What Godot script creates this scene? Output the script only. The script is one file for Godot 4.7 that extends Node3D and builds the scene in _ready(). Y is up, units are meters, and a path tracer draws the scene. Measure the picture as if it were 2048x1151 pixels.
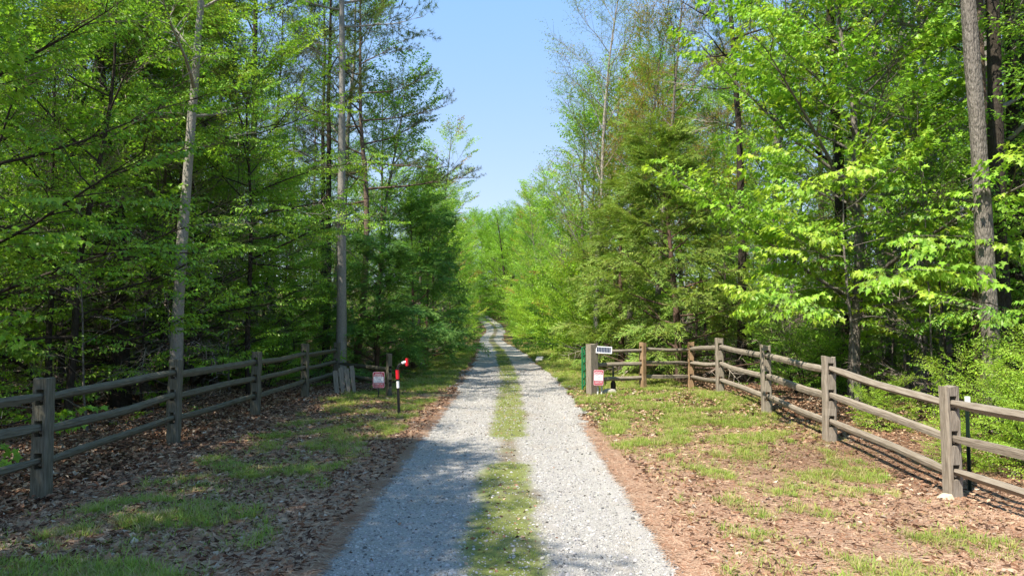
extends Node3D
# A gravel drive between two split-rail fences, running into spring woods. d is the distance ahead of the camera (d = -z).

var rng := RandomNumberGenerator.new()
var fbm := FastNoiseLite.new()
var patch := FastNoiseLite.new()
var names := {}
var M := {}
var SPRAY := {}
const SUN := Vector3(-0.42, 0.80, 0.43)

# ---------------------------------------------------------------- mesh collector
class MB:
	var v := PackedVector3Array()
	var n := PackedVector3Array()
	var c := PackedColorArray()
	var i := PackedInt32Array()
	func tri(a: Vector3, b: Vector3, d: Vector3, col := Color.WHITE) -> void:   # counter-clockwise seen from outside
		var nn := (b - a).cross(d - a).normalized()
		var k := v.size()
		v.append(a); v.append(b); v.append(d)
		for q in 3:
			n.append(nn); c.append(col)
		i.append(k); i.append(k + 2); i.append(k + 1)
	func quad(a: Vector3, b: Vector3, e: Vector3, d: Vector3, col := Color.WHITE) -> void:
		var nn := (e - a).cross(d - b).normalized()
		var k := v.size()
		v.append(a); v.append(b); v.append(e); v.append(d)
		for q in 4:
			n.append(nn); c.append(col)
		i.append(k); i.append(k + 2); i.append(k + 1)
		i.append(k); i.append(k + 3); i.append(k + 2)
	func box(lo: Vector3, hi: Vector3, col := Color.WHITE) -> void:
		var p := func(x, y, z): return Vector3(hi.x if x else lo.x, hi.y if y else lo.y, hi.z if z else lo.z)
		quad(p.call(0, 0, 1), p.call(1, 0, 1), p.call(1, 1, 1), p.call(0, 1, 1), col)
		quad(p.call(1, 0, 0), p.call(0, 0, 0), p.call(0, 1, 0), p.call(1, 1, 0), col)
		quad(p.call(1, 0, 1), p.call(1, 0, 0), p.call(1, 1, 0), p.call(1, 1, 1), col)
		quad(p.call(0, 0, 0), p.call(0, 0, 1), p.call(0, 1, 1), p.call(0, 1, 0), col)
		quad(p.call(0, 1, 1), p.call(1, 1, 1), p.call(1, 1, 0), p.call(0, 1, 0), col)
		quad(p.call(0, 0, 0), p.call(1, 0, 0), p.call(1, 0, 1), p.call(0, 0, 1), col)
	func tube(pts: PackedVector3Array, rad: PackedFloat32Array, sides := 6, col := Color.WHITE, cap := false, bumpy := 0.0) -> void:
		if pts.size() < 2:
			return
		var u := Vector3.ZERO
		var first := v.size()
		for k in pts.size():
			var t := (pts[mini(k + 1, pts.size() - 1)] - pts[maxi(k - 1, 0)]).normalized()
			if k == 0:
				u = t.cross(Vector3(0.31, 0.2, 0.93)).normalized()
			else:
				u = (u - t * u.dot(t)).normalized()
			var w := t.cross(u)
			for s in sides:
				var a := TAU * s / sides
				var o := u * cos(a) + w * sin(a)
				var rr := rad[k]
				if bumpy > 0.0:
					rr *= 1.0 + bumpy * sin(a * 3.0 + k * 0.7) * 0.5 + bumpy * sin(a * 2.0 - k * 1.9) * 0.5
				v.append(pts[k] + o * rr); n.append(o); c.append(col)
		for k in pts.size() - 1:
			for s in sides:
				var a := first + k * sides + s
				var b := first + k * sides + (s + 1) % sides
				var e := b + sides
				var d := a + sides
				i.append(a); i.append(e); i.append(b)
				i.append(a); i.append(d); i.append(e)
		if cap:
			for end in 2:
				var at := (pts.size() - 1) * end
				for s in range(1, sides - 1):
					var p0 := v[first + at * sides]
					var p1 := v[first + at * sides + s]
					var p2 := v[first + at * sides + s + 1]
					if end == 1:
						tri(p0, p1, p2, col)
					else:
						tri(p0, p2, p1, col)
	func mesh() -> ArrayMesh:
		var a := []
		a.resize(Mesh.ARRAY_MAX)
		a[Mesh.ARRAY_VERTEX] = v
		a[Mesh.ARRAY_NORMAL] = n
		a[Mesh.ARRAY_COLOR] = c
		a[Mesh.ARRAY_INDEX] = i
		var m := ArrayMesh.new()
		m.add_surface_from_arrays(Mesh.PRIMITIVE_TRIANGLES, a)
		return m

# ---------------------------------------------------------------- naming
func numbered(called: String) -> String:
	if not names.has(called):
		names[called] = 0
		return called
	names[called] += 1
	return "%s_%03d" % [called, names[called]]

func part(called: String, m: Mesh, mat: Material, parent: Node3D) -> MeshInstance3D:
	var o := MeshInstance3D.new()
	o.name = called
	o.mesh = m
	o.material_override = mat
	parent.add_child(o, true)
	return o

func tag(o: Node3D, label: String, category: String, group := "", kind := "") -> void:
	o.set_meta("label", label)
	o.set_meta("category", category)
	if group: o.set_meta("group", group)
	if kind: o.set_meta("kind", kind)

func thing(called: String, at: Vector3, turn := 0.0) -> Node3D:
	var o := Node3D.new()
	o.name = numbered(called)
	add_child(o)
	o.position = at
	o.rotation.y = turn
	return o

func single(called: String, m: Mesh, mat: Material, at := Vector3.ZERO, turn := 0.0) -> MeshInstance3D:
	var o := MeshInstance3D.new()
	o.name = numbered(called)
	o.mesh = m
	o.material_override = mat
	add_child(o)
	o.position = at
	o.rotation.y = turn
	return o

func multi(called: String, m: Mesh, mat: Material, xf: Array, cols: Array, parent: Node3D) -> MultiMeshInstance3D:
	var mm := MultiMesh.new()
	mm.transform_format = MultiMesh.TRANSFORM_3D
	mm.use_colors = true
	mm.mesh = m
	mm.instance_count = xf.size()
	for k in xf.size():
		mm.set_instance_transform(k, xf[k])
		mm.set_instance_color(k, cols[k])
	var o := MultiMeshInstance3D.new()
	o.name = called if parent != self else numbered(called)
	o.multimesh = mm
	o.material_override = mat
	parent.add_child(o, true)
	o.set_meta("kind", "stuff")
	return o

# ---------------------------------------------------------------- the lie of the land
const RD := [-60.0, 0.0, 20.0, 33.0, 43.0, 60.0, 75.0, 95.0, 105.0, 113.0, 123.0, 140.0, 175.0, 260.0]
const RX := [0.0, 0.0, 0.0, -0.34, -0.66, -1.5, -2.2, -2.2, -3.0, -4.4, -6.6, -13.0, -32.0, -90.0]
func road_c(d: float) -> float:
	var k := 0
	while k < RD.size() - 2 and d > RD[k + 1]:
		k += 1
	var t := clampf((d - RD[k]) / (RD[k + 1] - RD[k]), 0.0, 1.0)
	return cubic_interpolate(RX[k], RX[k + 1], RX[maxi(k - 1, 0)], RX[mini(k + 2, RX.size() - 1)], t) if k > 1 else lerpf(RX[k], RX[k + 1], t)

func rise(d: float) -> float:
	if d < 66.0: return 0.0
	if d < 150.0: return 0.00118 * (d - 66.0) ** 2
	return 0.00118 * 84.0 ** 2 + (d - 150.0) * 0.06

func bell(x: float, d: float, cx: float, cd: float, sx: float, sd: float) -> float:
	return exp(-((x - cx) / sx) ** 2 - ((d - cd) / sd) ** 2)

func gh(x: float, d: float) -> float:
	var xr := absf(x - road_c(d) + 0.05)
	var y := rise(d)
	y += 0.24 * bell(x, d, 4.7, 14.3, 1.9, 3.6) - 0.2 * bell(x, d, 5.4, 6.6, 2.2, 2.6)
	var away := smoothstep(1.5, 3.6, xr)
	y += away * fbm.get_noise_2d(x, d) * 0.12
	y += smoothstep(6.0, 20.0, xr) * fbm.get_noise_2d(x * 0.16 + 70.0, d * 0.16) * 0.8
	y -= 0.03 * exp(-((xr - 0.85) / 0.38) ** 2)
	return y

func on(x: float, d: float, up := 0.0) -> Vector3:
	return Vector3(x, gh(x, d) + up, -d)

func grassy(x: float, d: float) -> float:   # 0 bare .. 1 full
	var xr := x - road_c(d) + 0.05
	var big := patch.get_noise_2d(x * 2.2, d * 2.2) * 0.5 + 0.5
	var fine := patch.get_noise_2d(x * 9.0 + 40.0, d * 9.0) * 0.5 + 0.5
	var g := 0.0
	if absf(xr) < 0.46:
		g = 0.78 * smoothstep(0.5, 0.2, absf(xr + 0.02))
		if d > 8.6 and d < 10.2: g *= 0.35
		if d > 40: g *= 0.6
	elif xr > 1.3:
		var edge := smoothstep(1.3, 1.6, xr)
		if d < 19.0:
			g = lerpf(0.47, 0.88, smoothstep(6.6, 10.5, d)) * edge * smoothstep(5.4, 4.2, x)
		else:
			g = 0.9 * edge * smoothstep(5.8, 4.2, xr)
			g *= 1.0 - 0.6 * bell(x, d, 3.5, 27.0, 1.4, 3.0)
	elif xr < -1.35:
		var edge := smoothstep(-1.4, -2.0, xr)
		if d < 19.0:
			g = lerpf(0.56, 0.68, smoothstep(8.0, 12.0, d)) * smoothstep(-1.5, -2.2 if d < 10.0 else -1.8, xr) * smoothstep(-5.0, -3.4, x)
		else:
			g = 0.85 * edge * smoothstep(-4.4, -2.6, xr)
	return clampf(g * 1.7 + (big - 0.5) * 1.15 + (fine - 0.5) * 1.3 - 0.55, 0.0, 1.0) if g > 0.02 else 0.0

func gravelly(x: float, d: float) -> float:   # how much of the drive's stone lies here
	var xr := x - road_c(d) + 0.05
	var w := 1.40 + 0.24 * patch.get_noise_2d(d * 3.0, 9.0 if xr > 0 else 31.0) + 0.14 * patch.get_noise_2d(d * 13.0, 5.0 if xr > 0 else 3.0)
	if d > 45: w -= 0.18 * smoothstep(45.0, 70.0, d)
	var inner := 0.29 + 0.13 * patch.get_noise_2d(d * 4.0, 55.0 if xr > 0 else 66.0) + 0.06 * patch.get_noise_2d(d * 15.0, 75.0 if xr > 0 else 76.0)
	if d > 8.4 and d < 10.4: inner *= 0.45
	var a := absf(xr)
	return smoothstep(w + 0.12, w - 0.08, a) * smoothstep(inner - 0.1, inner + 0.1, a)

# ---------------------------------------------------------------- materials
func noise_tex(kind: int, freq: float, cols: Array, size := 512, normal := false, oct := 4, sd := 1) -> NoiseTexture2D:
	var f := FastNoiseLite.new()
	f.noise_type = kind
	f.frequency = freq
	f.fractal_octaves = oct
	f.seed = sd
	if kind == FastNoiseLite.TYPE_CELLULAR:
		f.cellular_return_type = FastNoiseLite.RETURN_DISTANCE2_SUB if normal else FastNoiseLite.RETURN_CELL_VALUE
		f.fractal_type = FastNoiseLite.FRACTAL_NONE
	var t := NoiseTexture2D.new()
	t.width = size
	t.height = size
	t.seamless = true
	t.noise = f
	if cols.size():
		var g := Gradient.new()
		var off := PackedFloat32Array()
		var pc := PackedColorArray()
		for k in cols.size():
			off.append(float(k) / (cols.size() - 1))
			pc.append(cols[k])
		g.offsets = off
		g.colors = pc
		t.color_ramp = g
	return t

func lin(r: float, g: float, b: float) -> Color:
	return Color(r, g, b).linear_to_srgb()

func bark(a: Color, b: Color, e: Color, fx: float, fy: float, deep: float, sd: int) -> StandardMaterial3D:
	var m := StandardMaterial3D.new()
	m.albedo_texture = noise_tex(FastNoiseLite.TYPE_SIMPLEX, 0.02, [a, b, b, e], 512, false, 5, sd)
	m.heightmap_enabled = true
	m.heightmap_texture = noise_tex(FastNoiseLite.TYPE_SIMPLEX, 0.025, [], 512, false, 4, sd)
	m.heightmap_scale = deep
	m.uv1_triplanar = true
	m.uv1_scale = Vector3(fx, fy, fx)
	m.roughness = 0.95
	m.metallic_specular = 0.2
	return m

func plain(col: Color, rough := 0.6, metal := 0.0) -> StandardMaterial3D:
	var m := StandardMaterial3D.new()
	m.albedo_color = col
	m.roughness = rough
	m.metallic = metal
	return m

func leafy(back: Color, rough: float, spec := 0.4) -> StandardMaterial3D:
	var m := StandardMaterial3D.new()
	m.vertex_color_use_as_albedo = true
	m.backlight_enabled = back.r > 0.0
	m.backlight = back
	m.roughness = rough
	m.metallic_specular = spec
	m.cull_mode = BaseMaterial3D.CULL_DISABLED
	return m

func make_materials() -> void:
	M.bark_grey = bark(lin(.04, .035, .03), lin(.19, .17, .145), lin(.40, .37, .33), 2.6, 0.45, 4.0, 3)
	M.bark_pale = bark(lin(.14, .125, .105), lin(.27, .25, .22), lin(.42, .40, .36), 1.8, 1.1, 0.7, 5)
	M.bark_dark = bark(lin(.018, .015, .012), lin(.05, .042, .034), lin(.11, .095, .08), 3.0, 0.6, 2.0, 7)
	M.bark_pine = bark(lin(.05, .035, .027), lin(.15, .11, .085), lin(.30, .24, .20), 2.0, 0.8, 2.2, 9)
	M.bark_cedar = bark(lin(.05, .03, .022), lin(.13, .085, .065), lin(.24, .17, .135), 4.0, 0.35, 1.4, 11)
	M.leaf = leafy(Color(1, 1, .75), .42, .45)
	M.needle = leafy(Color(.85, .85, .6), .55, .35)
	M.grass = leafy(Color(.85, .85, .6), .5, .35)
	M.dry = leafy(Color(.5, .45, .4), .75, .25)
	M.stone = leafy(Color(0, 0, 0), .85, .3)
	var w := StandardMaterial3D.new()
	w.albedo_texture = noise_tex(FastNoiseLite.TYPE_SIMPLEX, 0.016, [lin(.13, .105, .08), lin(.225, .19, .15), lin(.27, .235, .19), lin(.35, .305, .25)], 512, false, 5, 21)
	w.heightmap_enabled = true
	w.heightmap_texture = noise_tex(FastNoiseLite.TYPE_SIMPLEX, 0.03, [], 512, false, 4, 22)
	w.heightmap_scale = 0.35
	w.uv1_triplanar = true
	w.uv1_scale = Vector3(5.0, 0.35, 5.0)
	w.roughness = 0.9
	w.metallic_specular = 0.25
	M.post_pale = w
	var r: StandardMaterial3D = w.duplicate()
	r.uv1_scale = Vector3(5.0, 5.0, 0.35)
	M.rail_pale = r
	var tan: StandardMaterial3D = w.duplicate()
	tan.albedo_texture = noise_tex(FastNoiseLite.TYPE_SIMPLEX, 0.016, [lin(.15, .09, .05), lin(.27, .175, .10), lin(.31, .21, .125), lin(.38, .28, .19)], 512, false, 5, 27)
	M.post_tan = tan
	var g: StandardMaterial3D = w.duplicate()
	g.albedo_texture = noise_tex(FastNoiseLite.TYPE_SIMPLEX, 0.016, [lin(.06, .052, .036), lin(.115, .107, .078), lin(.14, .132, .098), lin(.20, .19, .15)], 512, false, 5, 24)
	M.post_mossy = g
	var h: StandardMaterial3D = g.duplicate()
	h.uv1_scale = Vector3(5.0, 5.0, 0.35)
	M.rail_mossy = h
	# ground: vertex colour over a fine crumbly grain
	var e := StandardMaterial3D.new()
	e.vertex_color_use_as_albedo = true
	e.albedo_texture = noise_tex(FastNoiseLite.TYPE_CELLULAR, 0.09, [lin(.3, .28, .26), lin(.7, .66, .62), lin(1, 1, 1), lin(.55, .53, .5), lin(.85, .8, .74)], 1024, false, 1, 31)
	e.heightmap_enabled = true
	e.heightmap_texture = noise_tex(FastNoiseLite.TYPE_SIMPLEX, 0.06, [], 512, false, 4, 32)
	e.heightmap_scale = 2.5
	e.uv1_triplanar = true
	e.uv1_world_triplanar = true
	e.uv1_scale = Vector3(.8, .8, .8)
	e.roughness = 1.0
	e.metallic_specular = 0.1
	M.earth = e
	var v := StandardMaterial3D.new()
	v.vertex_color_use_as_albedo = true
	v.albedo_texture = noise_tex(FastNoiseLite.TYPE_CELLULAR, 0.16, [lin(.78, .78, .78), lin(.92, .92, .92), lin(1, 1, 1), lin(.95, .95, .93), lin(.6, .6, .61)], 1024, false, 1, 33)
	v.heightmap_enabled = true
	v.heightmap_texture = noise_tex(FastNoiseLite.TYPE_CELLULAR, 0.12, [], 1024, true, 1, 34)
	v.heightmap_scale = 0.7
	v.uv1_triplanar = true
	v.uv1_world_triplanar = true
	v.uv1_scale = Vector3(.55, .55, .55)
	v.roughness = 0.95
	v.metallic_specular = 0.2
	M.gravel = v

# ---------------------------------------------------------------- ground, drive
func spaced(lo: float, hi: float, fine_lo: float, fine_hi: float, step: float, growth: float) -> PackedFloat32Array:
	var a := []
	var x := fine_lo
	while x <= fine_hi:
		a.append(x); x += step
	var s := step
	while x < hi:
		a.append(x); s *= growth; x += s
	a.append(hi)
	s = step
	x = fine_lo - step
	while x > lo:
		a.push_front(x); s *= growth; x -= s
	a.push_front(lo)
	return PackedFloat32Array(a)

func sheet(xs: PackedFloat32Array, ds: PackedFloat32Array, place: Callable, tint: Callable) -> ArrayMesh:
	var mb := MB.new()
	for d in ds:
		for x in xs:
			mb.v.append(place.call(x, d))
			mb.c.append(tint.call(x, d))
	var w := xs.size()
	mb.n.resize(mb.v.size())
	for j in ds.size():
		for k in w:
			var a := mb.v[j * w + mini(k + 1, w - 1)] - mb.v[j * w + maxi(k - 1, 0)]
			var b := mb.v[mini(j + 1, ds.size() - 1) * w + k] - mb.v[maxi(j - 1, 0) * w + k]
			mb.n[j * w + k] = a.cross(b).normalized()
	for j in ds.size() - 1:
		for k in w - 1:
			var a := j * w + k
			mb.i.append_array([a, a + w, a + w + 1, a, a + w + 1, a + 1])
	return mb.mesh()

func earth_tint(x: float, d: float) -> Color:
	var xr := x - road_c(d) + 0.05
	var k := patch.get_noise_2d(x * 5.0 + 9.0, d * 5.0) * 0.5 + 0.5
	var litter := Color(.20, .135, .09).lerp(Color(.28, .20, .14), k)
	var straw := Color(.27, .16, .10).lerp(Color(.34, .24, .165), k)
	var green := Color(.17, .19, .055).lerp(Color(.27, .25, .10), k)
	var s := smoothstep(1.2, 1.5, xr) * smoothstep(6.2, 4.6, x) * smoothstep(14.0, 8.0, d + k * 3.0)
	s = maxf(s, 0.75 * smoothstep(0.55, 0.2, absf(absf(xr) - 1.6)))
	var c := litter.lerp(straw, clampf(s, 0.0, 1.0))
	c = c.lerp(green, grassy(x, d) * 0.8)
	return c

func drive_tint(x: float, d: float) -> Color:
	var k := patch.get_noise_2d(x * 4.0 + 9.0, d * 2.0) * 0.5 + 0.5
	var stone := Color(.395, .372, .345).lerp(Color(.33, .312, .287), k)
	var dirt := Color(.225, .19, .14).lerp(Color(.19, .21, .07), clampf(grassy(x, d) * 1.6, 0, 1))
	var dust := smoothstep(.55, .8, patch.get_noise_2d(x * 11.0 + 90.0, d * 9.0) * 0.5 + 0.5)
	stone = stone.lerp(Color(.33, .28, .225), dust * 0.4)
	return dirt.lerp(stone, gravelly(x, d))

func build_ground() -> void:
	var xs := spaced(-260, 260, -7.0, 7.0, 0.14, 1.16)
	var ds := spaced(-60, 420, 3.0, 22.0, 0.14, 1.07)
	var g := single("ground", sheet(xs, ds, func(x, d): return Vector3(x, gh(x, d), -d), earth_tint), M.earth)
	tag(g, "leaf-littered earth on both sides of the gravel drive", "ground", "", "structure")
	var across := PackedFloat32Array()
	for k in 51:
		across.append(-1.75 + 3.5 * k / 50.0)
	var along := spaced(-30, 200, 3.0, 22.0, 0.1, 1.05)
	# the drive fades out sideways by dipping under the earth where it carries no stone
	var put := func(u, d):
		var x: float = u + road_c(d) - 0.05
		var k := gravelly(x, d)
		if absf(u) < 0.7: k = 1.0
		return Vector3(x, gh(x, d) + lerpf(-0.05, 0.012 + maxf(0.0, d - 40.0) * .0012, smoothstep(0.05, 0.45, k)), -d)
	var r := single("gravel_drive", sheet(across, along, put, func(u, d): return drive_tint(u + road_c(d) - 0.05, d)), M.gravel)
	tag(r, "pale gravel drive with two wheel tracks and a grassy middle", "drive", "", "structure")

func scatter_ground() -> void:
	rng.seed = 77
	# stones
	for variant in 2:
		var mb := MB.new()
		var ring := []
		var sides := 6
		for lv in 3:
			var row := []
			for s in sides:
				var a := TAU * s / sides + lv * 0.4
				var rr: float = [0.42, 0.55, 0.3][lv] * rng.randf_range(0.7, 1.2)
				row.append(Vector3(cos(a) * rr, [-0.15, 0.1, 0.33][lv] + rng.randf_range(-.05, .05), sin(a) * rr * 0.8))
			ring.append(row)
		for lv in 2:
			for s in sides:
				var t := (s + 1) % sides
				mb.quad(ring[lv][t], ring[lv][s], ring[lv + 1][s], ring[lv + 1][t])
		for s in sides:
			mb.tri(Vector3(0, .4, 0), ring[2][(s + 1) % sides], ring[2][s])
		var xf := []
		var cols := []
		var tries := 0
		while xf.size() < 30000 and tries < 200000:
			tries += 1
			var d := 3.8 + 22.0 * pow(rng.randf(), 1.9)
			var u := rng.randf_range(-2.1, 2.1)
			var x := u + road_c(d)
			var k := gravelly(x, d)
			var outside := 0.0
			if k < 0.3:
				outside = 0.4 * exp(-maxf(0.0, absf(u) - 1.4) * 4.0) if absf(u) > 0.6 else 0.2
			if rng.randf() > maxf(k, outside):
				continue
			var s := rng.randf_range(.006, .012) * (1.0 + 1.9 * pow(rng.randf(), 7.0)) * (1.0 + maxf(0.0, d - 9.0) * 0.05)
			var b := Basis.from_euler(Vector3(rng.randf_range(-.5, .5), rng.randf() * TAU, rng.randf_range(-.5, .5))).scaled(Vector3(s, s * rng.randf_range(.7, 1.1), s) * 1.3)
			xf.append(Transform3D(b, on(x, d, 0.012)))
			var v := rng.randf_range(.22, .45)
			if rng.randf() < 0.1: v = rng.randf_range(.08, .18)
			cols.append(Color(v, v * rng.randf_range(.94, .98), v * rng.randf_range(.86, .96)))
		var o := multi("gravel", mb.mesh(), M.stone, xf, cols, self)
		tag(o, "loose pale crushed stone strewn over the wheel tracks" if variant == 0 else "loose pale crushed stone strewn over the wheel tracks", "gravel", "loose stone on the drive", "stuff")
	# grass
	for variant in 2:
		var mb := MB.new()
		for k in 11:
			var a := rng.randf() * TAU
			var foot := Vector3(cos(a), 0, sin(a)) * rng.randf() * 0.045
			var dir := Vector3(cos(a + rng.randf_range(-1, 1)), 0, sin(a + rng.randf_range(-1, 1)))
			var h := rng.randf_range(.05, .12) * (1.0 if variant == 0 else 1.35)
			var side := dir.cross(Vector3.UP).normalized() * 0.0035
			var bend := rng.randf_range(.2, .9) * h
			var p1 := foot + Vector3.UP * h * .55 + dir * bend * .35
			var p2 := foot + Vector3.UP * h * .9 + dir * bend
			var col := Color(1, 1, 1).lerp(Color(1.3, 1.05, .9), rng.randf() * .6)
			mb.quad(foot - side, foot + side, p1 + side * .8, p1 - side * .8, col)
			mb.tri(p1 - side * .8, p1 + side * .8, p2, col)
		var xf := []
		var cols := []
		var tries := 0
		while xf.size() < 42000 and tries < 460000:
			tries += 1
			var d := 3.6 + 48.0 * pow(rng.randf(), 1.7)
			var x := rng.randf_range(-5.4, 5.6) if d < 20 else road_c(d) + rng.randf_range(-5, 6)
			var g := grassy(x, d)
			if rng.randf() > g * 1.3:
				continue
			var s := rng.randf_range(.42, 1.0) * (1.0 + maxf(0, d - 14) * 0.045) * (0.55 if absf(x - road_c(d)) < 0.5 else 1.0)
			if variant == 1 and (absf(x - road_c(d)) < 0.5 or patch.get_noise_2d(x * 7.0 + 300, d * 7.0) < 0.12): continue
			xf.append(Transform3D(Basis(Vector3.UP, rng.randf() * TAU).scaled(Vector3(s, s * rng.randf_range(.55, 1.0), s)), on(x, d, -.004)))
			var c := Color(.20, .33, .05).lerp(Color(.38, .44, .10), rng.randf())
			if rng.randf() < .22: c = Color(.46, .38, .20)
			cols.append(c * rng.randf_range(.8, 1.2))
		var o := multi("grass", mb.mesh(), M.grass, xf, cols, self)
		tag(o, ["short green grass growing along the drive verges and middle", "taller tufts of green grass on the drive verges"][variant], "grass", "", "stuff")
	# dead leaves
	for variant in 2:
		var mb := MB.new()
		var many := 1 if variant == 0 else 14
		for k in many:
			var at := Vector3.ZERO if many == 1 else Vector3(rng.randf_range(-.35, .35), rng.randf_range(0, .03), rng.randf_range(-.35, .35))
			var b := Basis.from_euler(Vector3(rng.randf_range(-.4, .4), rng.randf() * TAU, rng.randf_range(-.4, .4)))
			var s := 1.0 if many == 1 else rng.randf_range(.6, 1.2)
			var q := func(x, y, z): return at + b * Vector3(x, y, z) * s
			var col := Color.WHITE if many == 1 else Color(1, 1, 1) * rng.randf_range(.55, 1.3)
			var wr := rng.randf_range(.018, .03)
			var wl := rng.randf_range(.018, .03)
			var cup := rng.randf_range(.006, .024)
			mb.tri(q.call(0, .0, -.05), q.call(0, .004, .0), q.call(wr, cup, -.006), col)
			mb.tri(q.call(0, .004, .0), q.call(.004, .012, .05), q.call(wr, cup, -.006), col)
			mb.tri(q.call(0, .004, .0), q.call(0, .0, -.05), q.call(-wl, cup * .8, .004), col)
			mb.tri(q.call(.004, .012, .05), q.call(0, .004, .0), q.call(-wl, cup * .8, .004), col)
		var xf := []
		var cols := []
		var want := 120000 if variant == 0 else 16000
		var tries := 0
		while xf.size() < want and tries < 600000:
			tries += 1
			var d := (3.6 + 15.0 * pow(rng.randf(), 1.5)) if variant == 0 else rng.randf_range(7, 48)
			var x := rng.randf_range(-10, 10) if variant == 0 else rng.randf_range(-30, 30)
			if absf(x) > d * .8 + 1.5: continue
			var xr := absf(x - road_c(d))
			if variant == 1 and xr < 4.4 and d < 19: continue
			var dens := 1.0
			if xr < 1.45: dens = 0.006 if gravelly(x, d) > 0.5 else (0.1 if xr < .6 else .5)
			elif x > 0 and x < 4.6 and d < 19: dens = 0.75 + .25 * smoothstep(3.0, 4.6, x)
			elif variant == 1 and xr < 3: dens = 0.1
			dens *= 1.0 - 0.55 * grassy(x, d)
			if rng.randf() > dens: continue
			var s := rng.randf_range(.5, 1.15) * (.5 if xr < 1.3 else 1.0)
			var b := Basis.from_euler(Vector3(rng.randf_range(-.6, .6), rng.randf() * TAU, rng.randf_range(-.6, .6))).scaled(Vector3(s, s, s))
			if variant == 1: b = Basis(Vector3.UP, rng.randf() * TAU).scaled(Vector3(.8, .8, .8))
			xf.append(Transform3D(b, on(x, d, 0.012)))
			var c := Color(.20, .10, .06).lerp(Color(.38, .23, .145), rng.randf())
			var pick := rng.randf()
			if pick < .26: c = Color(.47, .33, .22)
			elif pick < .30: c = Color(.52, .44, .35)
			elif pick < .58: c = Color(.085, .048, .033)
			cols.append(c * rng.randf_range(.7, 1.15))
		var o := multi("leaf_litter", mb.mesh(), M.dry, xf, cols, self)
		tag(o, ["curled brown dead leaves scattered along the fences", "brown leaf litter covering the woodland floor"][variant], "dead leaves", "", "stuff")
	# pine straw
	var mb2 := MB.new()
	for k in 22:
		var a := rng.randf() * TAU
		var at := Vector3(rng.randf_range(-.1, .1), rng.randf_range(.002, .022), rng.randf_range(-.1, .1))
		var dir := Vector3(cos(a), rng.randf_range(-.06, .1), sin(a)) * rng.randf_range(.05, .09)
		var side := dir.cross(Vector3.UP).normalized() * .0026
		mb2.quad(at - dir - side, at - dir + side, at + dir + side, at + dir - side, Color(1, 1, 1) * rng.randf_range(.7, 1.25))
	var xf2 := []
	var cols2 := []
	var tries2 := 0
	while xf2.size() < 34000 and tries2 < 260000:
		tries2 += 1
		var d := 3.6 + 14.0 * pow(rng.randf(), 1.5)
		var x := rng.randf_range(-4.5, 6.0)
		var xr := x - road_c(d) + .05
		var dens := 0.0
		if xr > 1.3: dens = smoothstep(13.0, 7.5, d) * .95
		elif xr < -1.35 and xr > -2.4: dens = .5
		elif absf(xr) < .5: dens = .0
		elif xr <= -2.4: dens = .18
		if rng.randf() > dens * (1.0 - .7 * grassy(x, d)): continue
		xf2.append(Transform3D(Basis(Vector3.UP, rng.randf() * TAU), on(x, d, .006)))
		cols2.append(Color(.38, .20, .12).lerp(Color(.58, .42, .30), rng.randf()))
	var o2 := multi("pine_straw", mb2.mesh(), M.dry, xf2, cols2, self)
	tag(o2, "rusty fallen pine needles on bare earth beside the drive", "pine needles", "", "stuff")

# ---------------------------------------------------------------- fences
func post_mesh(w: float, t: float, h: float, holes: Array, sd: int) -> ArrayMesh:
	var r := RandomNumberGenerator.new()
	r.seed = sd
	var mb := MB.new()
	var hw := 0.04
	var c := 0.018
	var xs := [-w / 2, -w / 2 + c, -hw, hw, w / 2 - c, w / 2]
	var ys := [-0.25, 0.0]
	var hole_rows := []
	for q in holes:
		var last: float = ys[-1]
		var steps := int((q - .07 - last) / .13)
		for s in range(1, steps + 1):
			ys.append(last + (q - .07 - last) * s / (steps + 1.0))
		ys.append(q - .07)
		hole_rows.append(ys.size() - 1)
		ys.append(q + .09)
	ys.append(h)
	var pf := []
	var pb := []
	for j in ys.size():
		var rf := []
		var rb := []
		var wob := Vector3(r.randf_range(-.004, .004), 0, r.randf_range(-.004, .004))
		for k in 6:
			var edge := k == 0 or k == 5
			var z: float = t / 2 - (c if edge else 0.0)
			var y: float = ys[j] + (r.randf_range(-.016, .008) if j == ys.size() - 1 else 0.0)
			rf.append(Vector3(xs[k], y, z) + wob + Vector3(r.randf_range(-.0025, .0025), 0, r.randf_range(-.003, .003)))
			rb.append(Vector3(xs[k], y, -z) + wob + Vector3(r.randf_range(-.0025, .0025), 0, r.randf_range(-.003, .003)))
		pf.append(rf)
		pb.append(rb)
	for j in ys.size() - 1:
		for k in 5:
			if k == 2 and j in hole_rows:
				continue
			mb.quad(pf[j][k], pf[j][k + 1], pf[j + 1][k + 1], pf[j + 1][k])
			mb.quad(pb[j][k + 1], pb[j][k], pb[j + 1][k], pb[j + 1][k + 1])
		mb.quad(pf[j][5], pb[j][5], pb[j + 1][5], pf[j + 1][5])
		mb.quad(pb[j][0], pf[j][0], pf[j + 1][0], pb[j + 1][0])
	for j in hole_rows:
		mb.quad(pb[j][2], pf[j][2], pf[j][3], pb[j][3])
		mb.quad(pf[j + 1][2], pb[j + 1][2], pb[j + 1][3], pf[j + 1][3])
		mb.quad(pf[j][2], pb[j][2], pb[j + 1][2], pf[j + 1][2])
		mb.quad(pb[j][3], pf[j][3], pf[j + 1][3], pb[j + 1][3])
	var n := ys.size() - 1
	for k in 5:
		mb.quad(pf[n][k], pf[n][k + 1], pb[n][k + 1], pb[n][k])
	return mb.mesh()

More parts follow.
